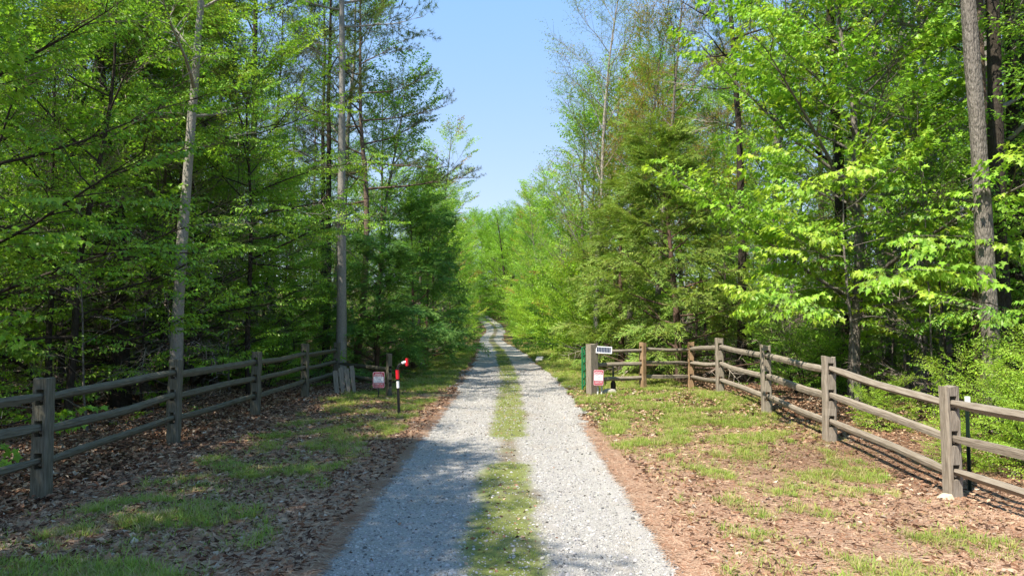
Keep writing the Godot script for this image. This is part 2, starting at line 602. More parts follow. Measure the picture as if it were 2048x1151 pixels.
func rail_mesh(length: float, sd: int) -> ArrayMesh:   # along +z
	var r := RandomNumberGenerator.new()
	r.seed = sd
	var mb := MB.new()
	var ring := 7
	var shape := []
	for k in ring:
		var a := TAU * k / ring + r.randf_range(-.2, .2)
		shape.append(Vector2(cos(a) * r.randf_range(.025, .044), sin(a) * r.randf_range(.04, .062)))
	var secs := 15
	var rows := []
	var sag := r.randf_range(-.03, .012)
	for s in secs:
		var t := float(s) / (secs - 1)
		var e := minf(t, 1 - t)
		var f := lerpf(.62, 1.0, smoothstep(0.0, .13, e))
		var row := []
		for k in ring:
			var p: Vector2 = shape[k]
			row.append(Vector3(p.x * f * r.randf_range(.94, 1.06) + sin(t * 5.0 + sd) * .006, p.y * f * r.randf_range(.94, 1.06) + sag * sin(t * PI) + sin(t * 9.0 + sd) * .004, t * length))
		rows.append(row)
	for s in secs - 1:
		for k in ring:
			var k2 := (k + 1) % ring
			mb.quad(rows[s][k], rows[s][k2], rows[s + 1][k2], rows[s + 1][k])
	for k in range(1, ring - 1):
		mb.tri(rows[0][0], rows[0][k + 1], rows[0][k])
		mb.tri(rows[secs - 1][0], rows[secs - 1][k], rows[secs - 1][k + 1])
	return mb.mesh()

func fence(label: String, pts: Array, rails: Array, heights: Array, pm: Material, rm: Material, sd: int, skip := []) -> Node3D:
	var root := thing("split_rail_fence", on(pts[0].x, pts[0].y))
	tag(root, label, "fence")
	for k in pts.size():
		var p: Vector2 = pts[k]
		var a: Vector2 = pts[maxi(k - 1, 0)]
		var b: Vector2 = pts[mini(k + 1, pts.size() - 1)]
		var along := Vector3(b.x - a.x, 0, -(b.y - a.y)).normalized()
		if not k in skip:
			var po := part("post", post_mesh(.165 if heights[k] > 1.1 else .11, .13, heights[k], rails, sd + k), M.post_tan if sd > 30 and (sd == 41 or k == 5) else pm, root)
			po.position = on(p.x, p.y) - root.position
			po.rotation = Vector3(0, atan2(along.x, along.z) + (PI if along.z < 0 else 0.0), 0)
			po.rotation.z = sin(k * 2.3 + sd) * .012
		if k < pts.size() - 1:
			var q: Vector2 = pts[k + 1]
			for j in rails.size():
				var off := (1.0 if (k + j) % 2 == 0 else -1.0) * .0
				var A: Vector3 = on(p.x, p.y, rails[j] - .012 + off)
				var B: Vector3 = on(q.x, q.y, rails[j] + .016)
				var dir := (B - A)
				var ra := part("rail", rail_mesh(dir.length() + .08, sd * 13 + k * 3 + j), rm, root)
				ra.position = A - dir.normalized() * .04 - root.position
				ra.basis = Basis.looking_at(-dir.normalized(), Vector3.UP)
	return root

func build_fences() -> void:
	var L := [Vector2(-4.75, 3.95), Vector2(-4.73, 6.95), Vector2(-4.81, 9.8), Vector2(-4.80, 12.85), Vector2(-4.78, 15.85), Vector2(-4.82, 18.8)]
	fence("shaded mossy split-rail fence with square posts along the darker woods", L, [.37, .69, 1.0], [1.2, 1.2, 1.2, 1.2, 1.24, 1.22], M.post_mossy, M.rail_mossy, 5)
	fence("short low fence wing behind the leaning boards and the first warning sign", [Vector2(-4.7, 18.75), Vector2(-2.93, 16.35)], [.34, .66], [1.2, 1.05], M.post_mossy, M.rail_mossy, 17, [0])
	var R := [Vector2(5.0, 4.5), Vector2(4.75, 7.45), Vector2(4.45, 9.65), Vector2(4.52, 12.2), Vector2(4.55, 15.0), Vector2(4.72, 18.1)]
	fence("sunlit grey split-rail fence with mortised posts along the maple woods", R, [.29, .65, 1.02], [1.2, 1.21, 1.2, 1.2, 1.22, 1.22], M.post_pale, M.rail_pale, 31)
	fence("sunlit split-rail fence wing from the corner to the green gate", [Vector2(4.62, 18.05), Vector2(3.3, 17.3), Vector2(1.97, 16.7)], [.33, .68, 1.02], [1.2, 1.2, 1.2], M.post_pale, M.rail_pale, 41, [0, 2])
	var gp := single("gate_post", post_mesh(.25, .2, 1.22, [], 77), M.post_pale, on(1.94, 16.6), deg_to_rad(32))
	tag(gp, "thick square wooden gate post carrying the green gate", "post")

# ---------------------------------------------------------------- small things by the gate
func sign_board(at: Vector3, turn: float, tilt: float, w: float, h: float, label: String, stake: float) -> void:
	var red := plain(lin(.42, .022, .05), .45)
	var white := plain(lin(.72, .72, .76), .45)
	var root := thing("warning_sign", at, turn)
	tag(root, label, "sign", "red and white warning signs by the gate")
	root.rotation.z = tilt
	var mb := MB.new()
	var out := PackedVector3Array()
	var rc := .03
	for k in 24:
		var q := k / 6
		var a := TAU * q / 4.0 + (k % 6) / 5.0 * PI / 2
		out.append(Vector3((w / 2 - rc) * ([1, -1, -1, 1][q]) + cos(a) * rc, (h / 2 - rc) * ([1, 1, -1, -1][q]) + sin(a) * rc, 0))
	var slab := func(scale_x: float, scale_y: float, z0: float, z1: float) -> ArrayMesh:
		var b := MB.new()
		for k in 24:
			var p := out[k] * Vector3(scale_x, scale_y, 0)
			var q := out[(k + 1) % 24] * Vector3(scale_x, scale_y, 0)
			b.tri(Vector3(0, 0, z1), p + Vector3(0, 0, z1), q + Vector3(0, 0, z1))
			b.tri(Vector3(0, 0, z0), q + Vector3(0, 0, z0), p + Vector3(0, 0, z0))
			b.quad(p + Vector3(0, 0, z0), q + Vector3(0, 0, z0), q + Vector3(0, 0, z1), p + Vector3(0, 0, z1))
		return b.mesh()
	var plate := part("plate", slab.call(1.0, 1.0, 0.0, .003), red, root)
	part("border", slab.call(.95, .965, .0035, .0045), white, plate)
	part("field", slab.call(.89, .925, .005, .006), red, plate)
	mb = MB.new()
	mb.box(Vector3(-w * .42, -h * .19, .0065), Vector3(w * .42, h * .2, .0075))
	part("panel", mb.mesh(), white, plate)
	var font := SystemFont.new()
	font.font_names = PackedStringArray(["Droid Sans"])
	font.font_weight = 700
	var y := [h * .355, h * .255]
	for k in 2:
		var t := TextMesh.new()
		t.text = ["PRIVATE", "PROPERTY"][k]
		t.font = font
		t.font_size = 64
		t.pixel_size = h * .115 / 64.0
		t.depth = .001
		var o := part("lettering", t, white, plate)
		o.position = Vector3(0, y[k] - .0, .0072)
	var ink := plain(lin(.12, .10, .2), .6)
	# lines of small print too small to read
	for row in 5:
		mb = MB.new()
		var yy: float = [h * .14, h * .02, -h * .11, -h * .26, -h * .36][row]
		var x: float = -w * [.28, .2, .33, .36, .36][row]
		var stop: float = -x
		var r := RandomNumberGenerator.new()
		r.seed = row + 4
		while x < stop:
			var l := w * r.randf_range(.02, .045)
			mb.box(Vector3(x, yy - h * .022, .008), Vector3(minf(x + l, stop), yy + h * .022, .0088))
			x += l + w * (.02 if r.randf() < .8 else .05)
		part("small_print", mb.mesh(), ink if row < 3 else white, plate)
	mb = MB.new()
	if stake > 0.0:
		mb.box(Vector3(-.012, -h / 2 - stake, -.012), Vector3(.012, h * .3, -.001))
		part("stake", mb.mesh(), plain(lin(.03, .03, .03), .6, .4), root)

func ring_pts(pts: Array) -> PackedVector3Array:
	return PackedVector3Array(pts)

func build_gate_things() -> void:
	sign_board(on(-3.12, 16.05, .435), deg_to_rad(8), 0, .275, .375, "red warning sign on a black stake beside the leaning boards", .26)
	sign_board(on(2.06, 16.32, .42), deg_to_rad(-4), -.03, .235, .375, "red warning sign fixed by the thick gate post", 0.0)
	# post with a bent arm
	var black := plain(lin(.012, .012, .014), .4, .2)
	var red := plain(lin(.55, .012, .025), .35)
	var tape := plain(lin(.75, .75, .76), .4)
	var p := thing("marker_post", on(-2.13, 13.0))
	tag(p, "black steel post with bent arm and red cap beside the drive", "post")
	var mb := MB.new()
	mb.tube(ring_pts([Vector3(0, -.15, 0), Vector3(-.02, .35, 0), Vector3(-.045, .84, 0), Vector3(-.04, .90, 0), Vector3(-.015, .95, .0), Vector3(.05, .99, .0), Vector3(.12, 1.01, 0)]), PackedFloat32Array([.026, .026, .026, .026, .026, .024, .022]), 12, Color.WHITE, true)
	part("pole", mb.mesh(), black, p)
	mb = MB.new()
	mb.tube(ring_pts([Vector3(-.036, .69, 0), Vector3(-.046, .86, 0)]), PackedFloat32Array([.036, .036]), 12, Color.WHITE, true)
	part("sleeve", mb.mesh(), red, p)
	mb = MB.new()
	mb.tube(ring_pts([Vector3(-.027, .52, 0), Vector3(-.034, .65, 0)]), PackedFloat32Array([.0275, .0275]), 12, Color.WHITE, true)
	part("reflective_tape", mb.mesh(), tape, p)
	mb = MB.new()
	mb.tube(ring_pts([Vector3(.04, .985, 0), Vector3(.115, 1.01, 0)]), PackedFloat32Array([.0265, .0255]), 12, Color.WHITE, true)
	part("reflective_tape", mb.mesh(), tape, p)
	mb = MB.new()
	mb.tube(ring_pts([Vector3(.135, .935, 0), Vector3(.135, .95, 0), Vector3(.133, 1.07, 0), Vector3(.133, 1.08, 0)]), PackedFloat32Array([.024, .03, .03, .024]), 14, Color.WHITE, true)
	part("cap", mb.mesh(), red, p)
	# leaning boards
	var q := thing("broken_pallet", on(-4.05, 16.75), deg_to_rad(10))
	tag(q, "grey weathered boards nailed together leaning against the fence wing", "pallet")
	q.rotation.x = -.38
	q.rotation.z = .12
	for k in 4:
		mb = MB.new()
		var w := [.12, .13, .13, .12][k] as float
		var x0: float = -.27 + k * .135
		var h0 := [-.02, -.06, -.03, -.08][k] as float
		var h1 := [.63, .71, .66, .69][k] as float
		var lf := []
		for s in 7:
			var t := s / 6.0
			var inset := .008 + .026 * smoothstep(.5, .05, t) if k > 0 else .004
			lf.append([x0 + inset + sin(s * 2.1 + k) * .004, x0 + w - inset * .8 + sin(s * 1.7 + k * 2) * .004, lerpf(h0, h1 + sin(k * 5.0) * .02, t), sin(s * .9 + k) * .006])
		for s in 6:
			var a: Array = lf[s]
			var b: Array = lf[s + 1]
			mb.quad(Vector3(a[0], a[2], .02 + a[3]), Vector3(a[1], a[2], .02 + a[3]), Vector3(b[1], b[2], .02 + b[3]), Vector3(b[0], b[2], .02 + b[3]))
			mb.quad(Vector3(a[1], a[2], -.01 + a[3]), Vector3(a[0], a[2], -.01 + a[3]), Vector3(b[0], b[2], -.01 + b[3]), Vector3(b[1], b[2], -.01 + b[3]))
			mb.quad(Vector3(a[1], a[2], .02 + a[3]), Vector3(a[1], a[2], -.01 + a[3]), Vector3(b[1], b[2], -.01 + b[3]), Vector3(b[1], b[2], .02 + b[3]))
			mb.quad(Vector3(a[0], a[2], -.01 + a[3]), Vector3(a[0], a[2], .02 + a[3]), Vector3(b[0], b[2], .02 + b[3]), Vector3(b[0], b[2], -.01 + b[3]))
		var top: Array = lf[6]
		mb.quad(Vector3(top[0], top[2], .02 + top[3]), Vector3(top[1], top[2], .02 + top[3]), Vector3(top[1], top[2], -.01 + top[3]), Vector3(top[0], top[2], -.01 + top[3]))
		part("board", mb.mesh(), M.post_pale, q)
	mb = MB.new()
	mb.box(Vector3(-.27, .48, -.06), Vector3(.26, .58, -.02))
	part("batten", mb.mesh(), M.rail_pale, q)
	# fallen rail
	var fr := single("fallen_rail", rail_mesh(.75, 3), M.rail_mossy, on(-2.15, 16.1, .05), deg_to_rad(95))
	tag(fr, "dark piece of rail lying in the grass past the bent post", "rail")
	# solar panel
	var s := thing("solar_panel", on(2.22, 16.52, 1.06), deg_to_rad(-6))
	tag(s, "small white framed solar panel on the top rail by the gate post", "solar panel")
	s.rotation.x = -.35
	s.rotation.z = -.06
	mb = MB.new()
	mb.box(Vector3(-.19, -.085, -.018), Vector3(.19, .085, 0))
	var backing := part("backing", mb.mesh(), plain(lin(.05, .05, .06), .5), s)
	mb = MB.new()
	for b in [[-.19, .068, .19, .085], [-.19, -.085, .19, -.068], [-.19, -.068, -.172, .068], [.172, -.068, .19, .068]]:
		mb.box(Vector3(b[0], b[1], .0005), Vector3(b[2], b[3], .012))
	part("frame", mb.mesh(), plain(lin(.75, .75, .77), .4), s)
	var cell := plain(lin(.02, .025, .05), .2)
	for k in 9:
		mb = MB.new()
		mb.box(Vector3(-.168 + k * .0375, -.062, .001), Vector3(-.168 + k * .0375 + .031, .062, .005))
		part("cell", mb.mesh(), cell, backing)
	mb = MB.new()
	mb.box(Vector3(-.171, -.067, .0004), Vector3(.171, .067, .001))
	part("grid", mb.mesh(), plain(lin(.5, .52, .56), .5), backing)
	# gate, swung open away from the camera
	var green := plain(lin(.015, .16, .06), .4)
	var a := Vector2(1.72, 16.75)
	var b := Vector2(2.28, 20.0)
	var g := thing("tube_gate", on(a.x, a.y))
	tag(g, "green tubular metal gate swung open beside the drive", "gate")
	var dir := Vector3(b.x - a.x, 0, -(b.y - a.y))
	for k in 6:
		mb = MB.new()
		var y := .16 + k * .19
		mb.tube(ring_pts([Vector3(0, y, 0), dir + Vector3(0, y, 0)]), PackedFloat32Array([.021, .021]), 8)
		part("bar", mb.mesh(), green, g)
	for t in [0.0, .25, .5, .75, 1.0]:
		mb = MB.new()
		mb.tube(ring_pts([dir * t + Vector3(0, .12, 0), dir * t + Vector3(0, 1.14, 0)]), PackedFloat32Array([.024, .024]), 8, Color.WHITE, true)
		part("upright", mb.mesh(), green, g)
	# gate opener
	var k2 := thing("gate_opener", on(2.53, 17.15))
	tag(k2, "black gate motor box on a thin post behind the rails", "gate motor")
	mb = MB.new()
	mb.box(Vector3(-.018, -.1, -.018), Vector3(.018, .62, .018))
	part("post", mb.mesh(), black, k2)
	mb = MB.new()
	mb.tube(ring_pts([Vector3(0, .0, .0), Vector3(0, .03, 0), Vector3(0, .2, 0), Vector3(0, .27, 0)]), PackedFloat32Array([.06, .068, .066, .03]), 10, Color.WHITE, true)
	part("housing", mb.mesh(), black, k2)
	for x in [2.05, 2.14]:
		mb = MB.new()
		mb.tube(ring_pts([Vector3(0, -.08, 0), Vector3(.005, .2, 0)]), PackedFloat32Array([.022, .022]), 10, Color.WHITE, true)
		var o := single("pipe_stub", mb.mesh(), plain(lin(.6, .6, .57), .5), on(x, 16.42))
		tag(o, "short white pipe standing under the sign at the gate post", "pipe", "white pipe stubs")
	rock(on(2.36, 16.55, .02), .15, "grey rock between the gate post and the motor box", 5, Color(.36, .33, .30))
	rock(on(4.58, 7.32, .03), .075, "small tan stone against the foot of a sunlit fence post", 8, Color(.52, .43, .30))
	# steel fence stake
	var tp := thing("steel_stake", on(5.13, 7.75))
	tag(tp, "dark green steel stake with a white tip behind the sunlit fence", "stake")
	mb = MB.new()
	mb.box(Vector3(-.02, -.2, -.004), Vector3(.02, .99, .004))
	mb.box(Vector3(-.004, -.2, .0045), Vector3(.004, .99, .03))
	part("shaft", mb.mesh(), plain(lin(.012, .03, .02), .5, .3), tp)
	mb = MB.new()
	mb.box(Vector3(-.021, .992, -.005), Vector3(.021, 1.08, .03))
	part("tip", mb.mesh(), plain(lin(.75, .75, .74), .5), tp)
	# pale slab in the grass
	var st := thing("concrete_block", on(1.25, 31.0), deg_to_rad(-14))
	tag(st, "pale square block lying tilted in the grass beyond the gate", "block")
	mb = MB.new()
	mb.box(Vector3(-.15, -.02, -.17), Vector3(.15, .09, .17))
	var body := part("slab", mb.mesh(), plain(lin(.5, .47, .43), .9), st)
	body.rotation.x = .42
	body.position.y = .13

func rock(at: Vector3, s: float, label: String, sd: int, col: Color) -> void:
	var r := RandomNumberGenerator.new()
	r.seed = sd
	var mb := MB.new()
	var rows := []
	for j in 5:
		var row := []
		for k in 9:
			var a := TAU * k / 9
			var e := lerpf(-PI / 2, PI / 2, j / 4.0)
			row.append(Vector3(cos(a) * cos(e) * 1.2, sin(e) * .75, sin(a) * cos(e)) * s * (r.randf_range(.82, 1.15) if j % 4 else 1.0))
		rows.append(row)
	for j in 4:
		for k in 9:
			var k2 := (k + 1) % 9
			mb.quad(rows[j][k2], rows[j][k], rows[j + 1][k], rows[j + 1][k2])
	var o := single("rock", mb.mesh(), plain(col.linear_to_srgb(), .9), at)
	tag(o, label, "rock")

# ---------------------------------------------------------------- foliage sprays
func leaf(mb: MB, at: Vector3, b: Basis, s: float, kind: String, col: Color) -> void:
	# b.z runs along the leaf, b.y is its upper side; folded along the midrib
	if kind == "maple":
		var o := [Vector2(.29, -.02), Vector2(.21, .20), Vector2(.52, .44), Vector2(.20, .52), Vector2(0, 1), Vector2(-.20, .52), Vector2(-.52, .44), Vector2(-.21, .20), Vector2(-.29, -.02)]
		for k in o.size() - 1:
			var p: Vector2 = o[k]
			var q: Vector2 = o[k + 1]
			mb.tri(at, at + b * Vector3(q.x, .22 * absf(q.x) - .14 * q.y * q.y, q.y) * s, at + b * Vector3(p.x, .22 * absf(p.x) - .14 * p.y * p.y, p.y) * s, col)
	else:
		var w := .27 if kind == "oval" else .31
		var t := at + b * Vector3(0, -.12, 1) * s
		mb.tri(at, t, at + b * Vector3(w, .09, .45) * s, col)
		mb.tri(at, at + b * Vector3(-w, .09, .45) * s, t, col)

func stick(mb: MB, a: Vector3, b: Vector3, w: float, col: Color) -> void:
	var side := (b - a).cross(Vector3(.3, .9, .2)).normalized() * w
	mb.tri(a - side, a + side, b, col)

func make_spray(kind: String, sd: int) -> Array:   # grows along +z, lies flat (upper side +y)
	var r := RandomNumberGenerator.new()
	r.seed = sd
	var mb := MB.new()
	var wood := Color(.35, .28, .5)     # times the crown's green this is a dull twig brown
	match kind:
		"maple", "oval", "small", "bud":
			var L: float = {"maple": .55, "oval": .55, "small": .5, "bud": .75}[kind]
			var size: float = {"maple": .088, "oval": .068, "small": .046, "bud": .034}[kind]
			var side: int = {"maple": 4, "oval": 5, "small": 7, "bud": 6}[kind]
			var per: int = {"maple": 4, "oval": 6, "small": 5, "bud": 4}[kind]
			var axes := [[Vector3.ZERO, Vector3(0, -.04, L)]]
			for k in side:
				var t := lerpf(.15, .9, float(k) / side)
				var s := 1.0 if k % 2 == 0 else -1.0
				var from := Vector3(0, -.04 * t, L * t)
				var len := L * (1.0 - t * .65) * r.randf_range(.4, .7)
				var yaw := s * r.randf_range(.6, 1.1)
				axes.append([from, from + Vector3(sin(yaw) * len, r.randf_range(-.12, .10) * len * 2.0, cos(yaw) * len)])
			for ax in axes:
				var A: Vector3 = ax[0]
				var B: Vector3 = ax[1]
				stick(mb, A, B, .004, wood)
				for k in per:
					var t := (k + r.randf_range(.3, 1.0)) / per
					var at := A.lerp(B, t)
					var dir := (B - A).normalized()
					var s := 1.0 if k % 2 == 0 else -1.0
					var yaw := s * r.randf_range(.3, 1.2)
					var fwd := dir.rotated(Vector3.UP, yaw)
					var droop := r.randf_range(.1, 1.0) if kind != "maple" else r.randf_range(.4, 1.7)
					fwd = (fwd - Vector3.UP * droop).normalized()
					var right := fwd.cross(Vector3.UP).normalized().rotated(fwd, r.randf_range(-.5, .5))
					var up := right.cross(fwd)
					var tone := r.randf_range(.6, 1.0)
					var col := Color(tone * r.randf_range(.85, 1.0), tone, tone * r.randf_range(.6, 1.0))
					leaf(mb, at + fwd * .012, Basis(-right, up, fwd), size * r.randf_range(.65, 1.2), kind, col)
		"cedar":
			var L := .5
			for k in 16:
				var t := k / 16.0
				var s := 1.0 if k % 2 == 0 else -1.0
				var from := Vector3(0, -.18 * t * t, L * t)
				var yaw := s * r.randf_range(.5, 1.0)
				var len := L * (1.0 - t * .6) * r.randf_range(.35, .6)
				var dir := Vector3(sin(yaw), r.randf_range(-.5, .15), cos(yaw)).normalized()
				for q in 7:
					var t2 := (q + .5) / 7.0
					var at := from + dir * len * t2
					var fan := dir.rotated(Vector3.UP, (1.0 if q % 2 else -1.0) * r.randf_range(.3, .8)) + Vector3(0, r.randf_range(-.55, .25), 0)
					fan = fan.normalized() * r.randf_range(.06, .11)
					var wd := fan.cross(Vector3(r.randf_range(-1, 1), 1, r.randf_range(-1, 1))).normalized() * .0085
					var tone := r.randf_range(.5, .95)
					var col := Color(tone * r.randf_range(.75, 1.05), tone, tone * .85)
					mb.tri(at - wd, at + wd, at + fan, col)
				stick(mb, from, from + dir * len, .004, wood)
			stick(mb, Vector3.ZERO, Vector3(0, -.15, L), .006, wood)
		"pine":
			for k in 5:
				var tip := Vector3(r.randf_range(-.14, .14), r.randf_range(-.05, .12), .12 + .09 * k)
				stick(mb, Vector3(0, 0, .04 * k), tip, .006, wood)
				for q in 22:
					var a := r.randf() * TAU
					var o := Vector3(cos(a), sin(a), r.randf_range(.2, 1.1)).normalized() * r.randf_range(.08, .13)
					var at := tip - Vector3(0, 0, r.randf() * .09)
					var wd := o.cross(Vector3(r.randf(), 1, r.randf())).normalized() * .004
					var tone := r.randf_range(.5, 1.0)
					mb.tri(at - wd, at + wd, at + o, Color(tone, tone, tone * r.randf_range(.75, 1.0)))
		"twig":
			for k in 7:
				var a := Vector3(0, 0, .09 * k)
				var s := 1.0 if k % 2 else -1.0
				var e := a + Vector3(s * r.randf_range(.1, .3), r.randf_range(-.15, .1), r.randf_range(.1, .28))
				stick(mb, a, e, .0045, Color.WHITE)
			stick(mb, Vector3.ZERO, Vector3(0, -.03, .7), .007, Color.WHITE)
	var vs := PackedVector3Array()
	var ns := PackedVector3Array()
	var cs := PackedColorArray()
	for k in mb.i:
		vs.append(mb.v[k]); ns.append(mb.n[k]); cs.append(mb.c[k])
	return [vs, ns, cs]

func make_sprays() -> void:
	for k in ["maple", "oval", "small", "bud", "cedar", "pine", "twig"]:
		SPRAY[k] = []
		for v in 3:
			SPRAY[k].append(make_spray(k, 100 + v * 17 + k.length()))

# ---------------------------------------------------------------- trees
func bend(from: Vector3, dir: Vector3, length: float, segs: int, crook: float, up: float) -> PackedVector3Array:
	var pts := PackedVector3Array([from])
	var p := from
	var d := dir.normalized()
	for k in segs:
		d = (d + Vector3(rng.randf_range(-1, 1), rng.randf_range(-1, 1), rng.randf_range(-1, 1)) * crook + Vector3.UP * up).normalized()
		p += d * length / segs
		pts.append(p)
	return pts

func taper(count: int, r0: float, r1: float, power := 1.0) -> PackedFloat32Array:
	var a := PackedFloat32Array()
	for k in count:
		a.append(lerpf(r0, r1, pow(float(k) / (count - 1), power)))
	return a

func spray_at(at: Vector3, dir: Vector3, roll: float, s: float) -> Transform3D:
	var z := dir.normalized()
	var x := Vector3.UP.cross(z)
	if x.length() < .05: x = Vector3.RIGHT
	x = x.normalized().rotated(z, rng.randf_range(-roll, roll))
	return Transform3D(Basis(x * s, z.cross(x) * s, z * s), at)

# p: h r lean crook bark n from to len0 len1 el0 el1 up subs sublen kind size ca cb roll spread dead aim(azimuth bias) stems
func make_tree(called: String, p: Dictionary, sd: int) -> Node3D:
	rng.seed = sd
	var root := Node3D.new()
	root.name = numbered(called)
	add_child(root)
	var h: float = p.h
	var bk: Material = M[p.bark]
	var xf := [[], [], []]
	var cols := [[], [], []]
	var txf := []
	var tcol := []
	var stems: int = p.get("stems", 1)
	var segs := clampi(int(h / .7), 6, 22)
	for st in stems:
		var lean: Vector3 = p.get("lean", Vector3.ZERO)
		if stems > 1:
			var a := TAU * st / stems + rng.randf()
			lean += Vector3(cos(a), 0, sin(a)) * p.get("splay", .35)
		var sh := h * (1.0 if st == 0 else rng.randf_range(.7, 1.0))
		var tp := PackedVector3Array([Vector3(0, -.3, 0)])
		var q := Vector3.ZERO + lean * .1 * st
		var d := (Vector3.UP + lean).normalized()
		for k in segs:
			d = (d + Vector3(rng.randf_range(-1, 1), 0, rng.randf_range(-1, 1)) * p.get("crook", .04) + Vector3.UP * p.get("right", .03)).normalized()
			tp.append(q)
			q += d * sh / segs
		tp.append(q)
		var tr := PackedFloat32Array()
		var r0: float = p.r
		for k in tp.size():
			var t := float(k) / (tp.size() - 1)
			var rr := r0 * (1.0 - .86 * pow(t, p.get("taper", 1.0)))
			if k == 0: rr *= 1.45
			elif k == 1: rr *= 1.22
			tr.append(rr)
		var mb := MB.new()
		mb.tube(tp, tr, 10 if r0 > .1 else (7 if r0 > .04 else 5), Color.WHITE, false, .1)
		var joined: bool = p.get("joined", false)
		if not joined:
			part("trunk" if p.h > 2.6 else "stem", mb.mesh(), bk, root)
		var n: int = p.n
		var az := rng.randf() * TAU
		for k in n:
			var t := (k + rng.randf_range(.1, .9)) / n
			var f := lerpf(p.from, p.to, t)
			var fi := f * (tp.size() - 1)
			var i0 := mini(int(fi), tp.size() - 2)
			var base := tp[i0].lerp(tp[i0 + 1], fi - i0)
			az += 2.4 + rng.randf_range(-.5, .5)
			var el := deg_to_rad(lerpf(p.el0, p.el1, t) + rng.randf_range(-10, 10))
			var len := lerpf(p.len0, p.len1, pow(t, p.get("lenpow", 1.0))) * rng.randf_range(.7, 1.15)
			var dir := Vector3(cos(az) * cos(el), sin(el), sin(az) * cos(el))
			var dead: bool = f < p.get("dead_below", -1.0)
			if dead and p.kind == "pine": len *= .5
			if p.has("aim"):
				var aim: Vector3 = p.aim
				len *= lerpf(.55, 1.2, (dir.dot(aim) + 1) / 2)
			var pts := bend(base, dir, len, 6, p.get("lcrook", .13), p.get("up", .0))
			var lr := minf(tr[i0] * .55, .012 + len * .011)
			var lb := mb if joined else MB.new()
			lb.tube(pts, taper(pts.size(), lr, .004), 5 if lr > .015 else 4)
			var subs: int = p.subs
			for s in subs:
				var u := lerpf(p.get("inner", .25), 1.0, (s + rng.randf()) / subs)
				var ui := u * (pts.size() - 1)
				var j0 := mini(int(ui), pts.size() - 2)
				var sb := pts[j0].lerp(pts[j0 + 1], ui - j0)
				var along := (pts[j0 + 1] - pts[j0]).normalized()
				var side := 1.0 if s % 2 == 0 else -1.0
				var sdir := along.rotated(Vector3.UP, side * rng.randf_range(.4, 1.15))
				sdir.y += rng.randf_range(-.25, .3) * p.get("spread", 1.0)
				var sl: float = p.sublen * rng.randf_range(.55, 1.15) * lerpf(1.0, .5, u)
				var sp := bend(sb, sdir, sl, 3, .16, p.get("subup", .0))
				lb.tube(sp, taper(4, maxf(.0035, lr * .35), .0025), 3)
				var per: int = p.get("per", 3)
				for w in per:
					var t3 := (w + 1.0) / per
					var k3 := mini(int(t3 * 3), 2)
					var at := sp[k3].lerp(sp[k3 + 1], t3 * 3 - k3) if t3 < 1.0 else sp[3]
					var ad := (sp[k3 + 1] - sp[k3]).normalized()
					if w < per - 1:
						ad = ad.rotated(Vector3.UP, rng.randf_range(-1.1, 1.1))
					ad.y = clampf(ad.y + rng.randf_range(-.3, .2) - p.get("droop", .1), -.8, .9)
					var size: float = p.size * rng.randf_range(.75, 1.2)
					if dead or rng.randf() < p.get("bare", 0.0):
						txf.append(spray_at(at, ad, 1.0, size))
						tcol.append(Color(.16, .13, .11) * rng.randf_range(.6, 2.0))
						continue
					var v := rng.randi() % 3
					xf[v].append(spray_at(at, ad, p.get("roll", .4), size))
					var ca: Color = p.ca
					var c := ca.lerp(p.cb, rng.randf()) * rng.randf_range(.8, 1.2)
					if p.has("cc") and rng.randf() < p.get("ccshare", .2): c = (p.cc as Color) * rng.randf_range(.8, 1.2)
					cols[v].append(c)
			if not joined:
				part("limb", lb.mesh(), bk, root)
		if joined:
			part("trunk" if p.h > 2.6 else "stem", mb.mesh(), bk, root)
	if xf[0].size() + xf[1].size() + xf[2].size():
		gather("crown", p.kind, xf, cols, M.needle if p.kind in ["cedar", "pine"] else M.leaf, root)
	if txf.size():
		gather("deadwood", "twig", [txf], [tcol], M.stone, root)
	return root

var tints := {}
var triangles := 0
func gather(called: String, kind: String, xf: Array, cols: Array, mat: Material, parent: Node3D) -> void:
	var vs := PackedVector3Array()
	var ns := PackedVector3Array()
	var cs := PackedColorArray()
	for v in xf.size():
		var a: Array = SPRAY[kind][v]
		for k in xf[v].size():
			var t: Transform3D = xf[v][k]
			vs.append_array(t * (a[0] as PackedVector3Array))
			ns.append_array(Transform3D(t.basis.orthonormalized(), Vector3.ZERO) * (a[1] as PackedVector3Array))
			var c: Color = cols[v][k]
			c = Color(snappedf(c.r, .02), snappedf(c.g, .02), snappedf(c.b, .01))
			var key := [kind, v, c.to_rgba64()]
			if not tints.has(key):
				var tc := PackedColorArray(a[2])
				for q in tc.size():
					tc[q] = tc[q] * c
				tints[key] = tc
			cs.append_array(tints[key])
	triangles += vs.size() / 3
	var arr := []
	arr.resize(Mesh.ARRAY_MAX)
	arr[Mesh.ARRAY_VERTEX] = vs
	arr[Mesh.ARRAY_NORMAL] = ns
	arr[Mesh.ARRAY_COLOR] = cs
	var m := ArrayMesh.new()
	m.add_surface_from_arrays(Mesh.PRIMITIVE_TRIANGLES, arr)
	part(called, m, mat, parent).set_meta("kind", "stuff")

func put(o: Node3D, x: float, d: float, turn := 0.0, s := 1.0) -> Node3D:
	o.position = on(x, d, -.03)
	o.rotation.y = turn
	o.scale = Vector3(s, s, s)
	return o

func copy(o: Node3D, called: String) -> Node3D:
	var c: Node3D = o.duplicate()
	c.name = numbered(called)
	add_child(c)
	return c

const LIME := Color(.45, .70, .095)
const FRESH := Color(.34, .57, .085)
const MID := Color(.22, .42, .075)
const YEL := Color(.54, .71, .10)
const RUST := Color(.60, .38, .12)

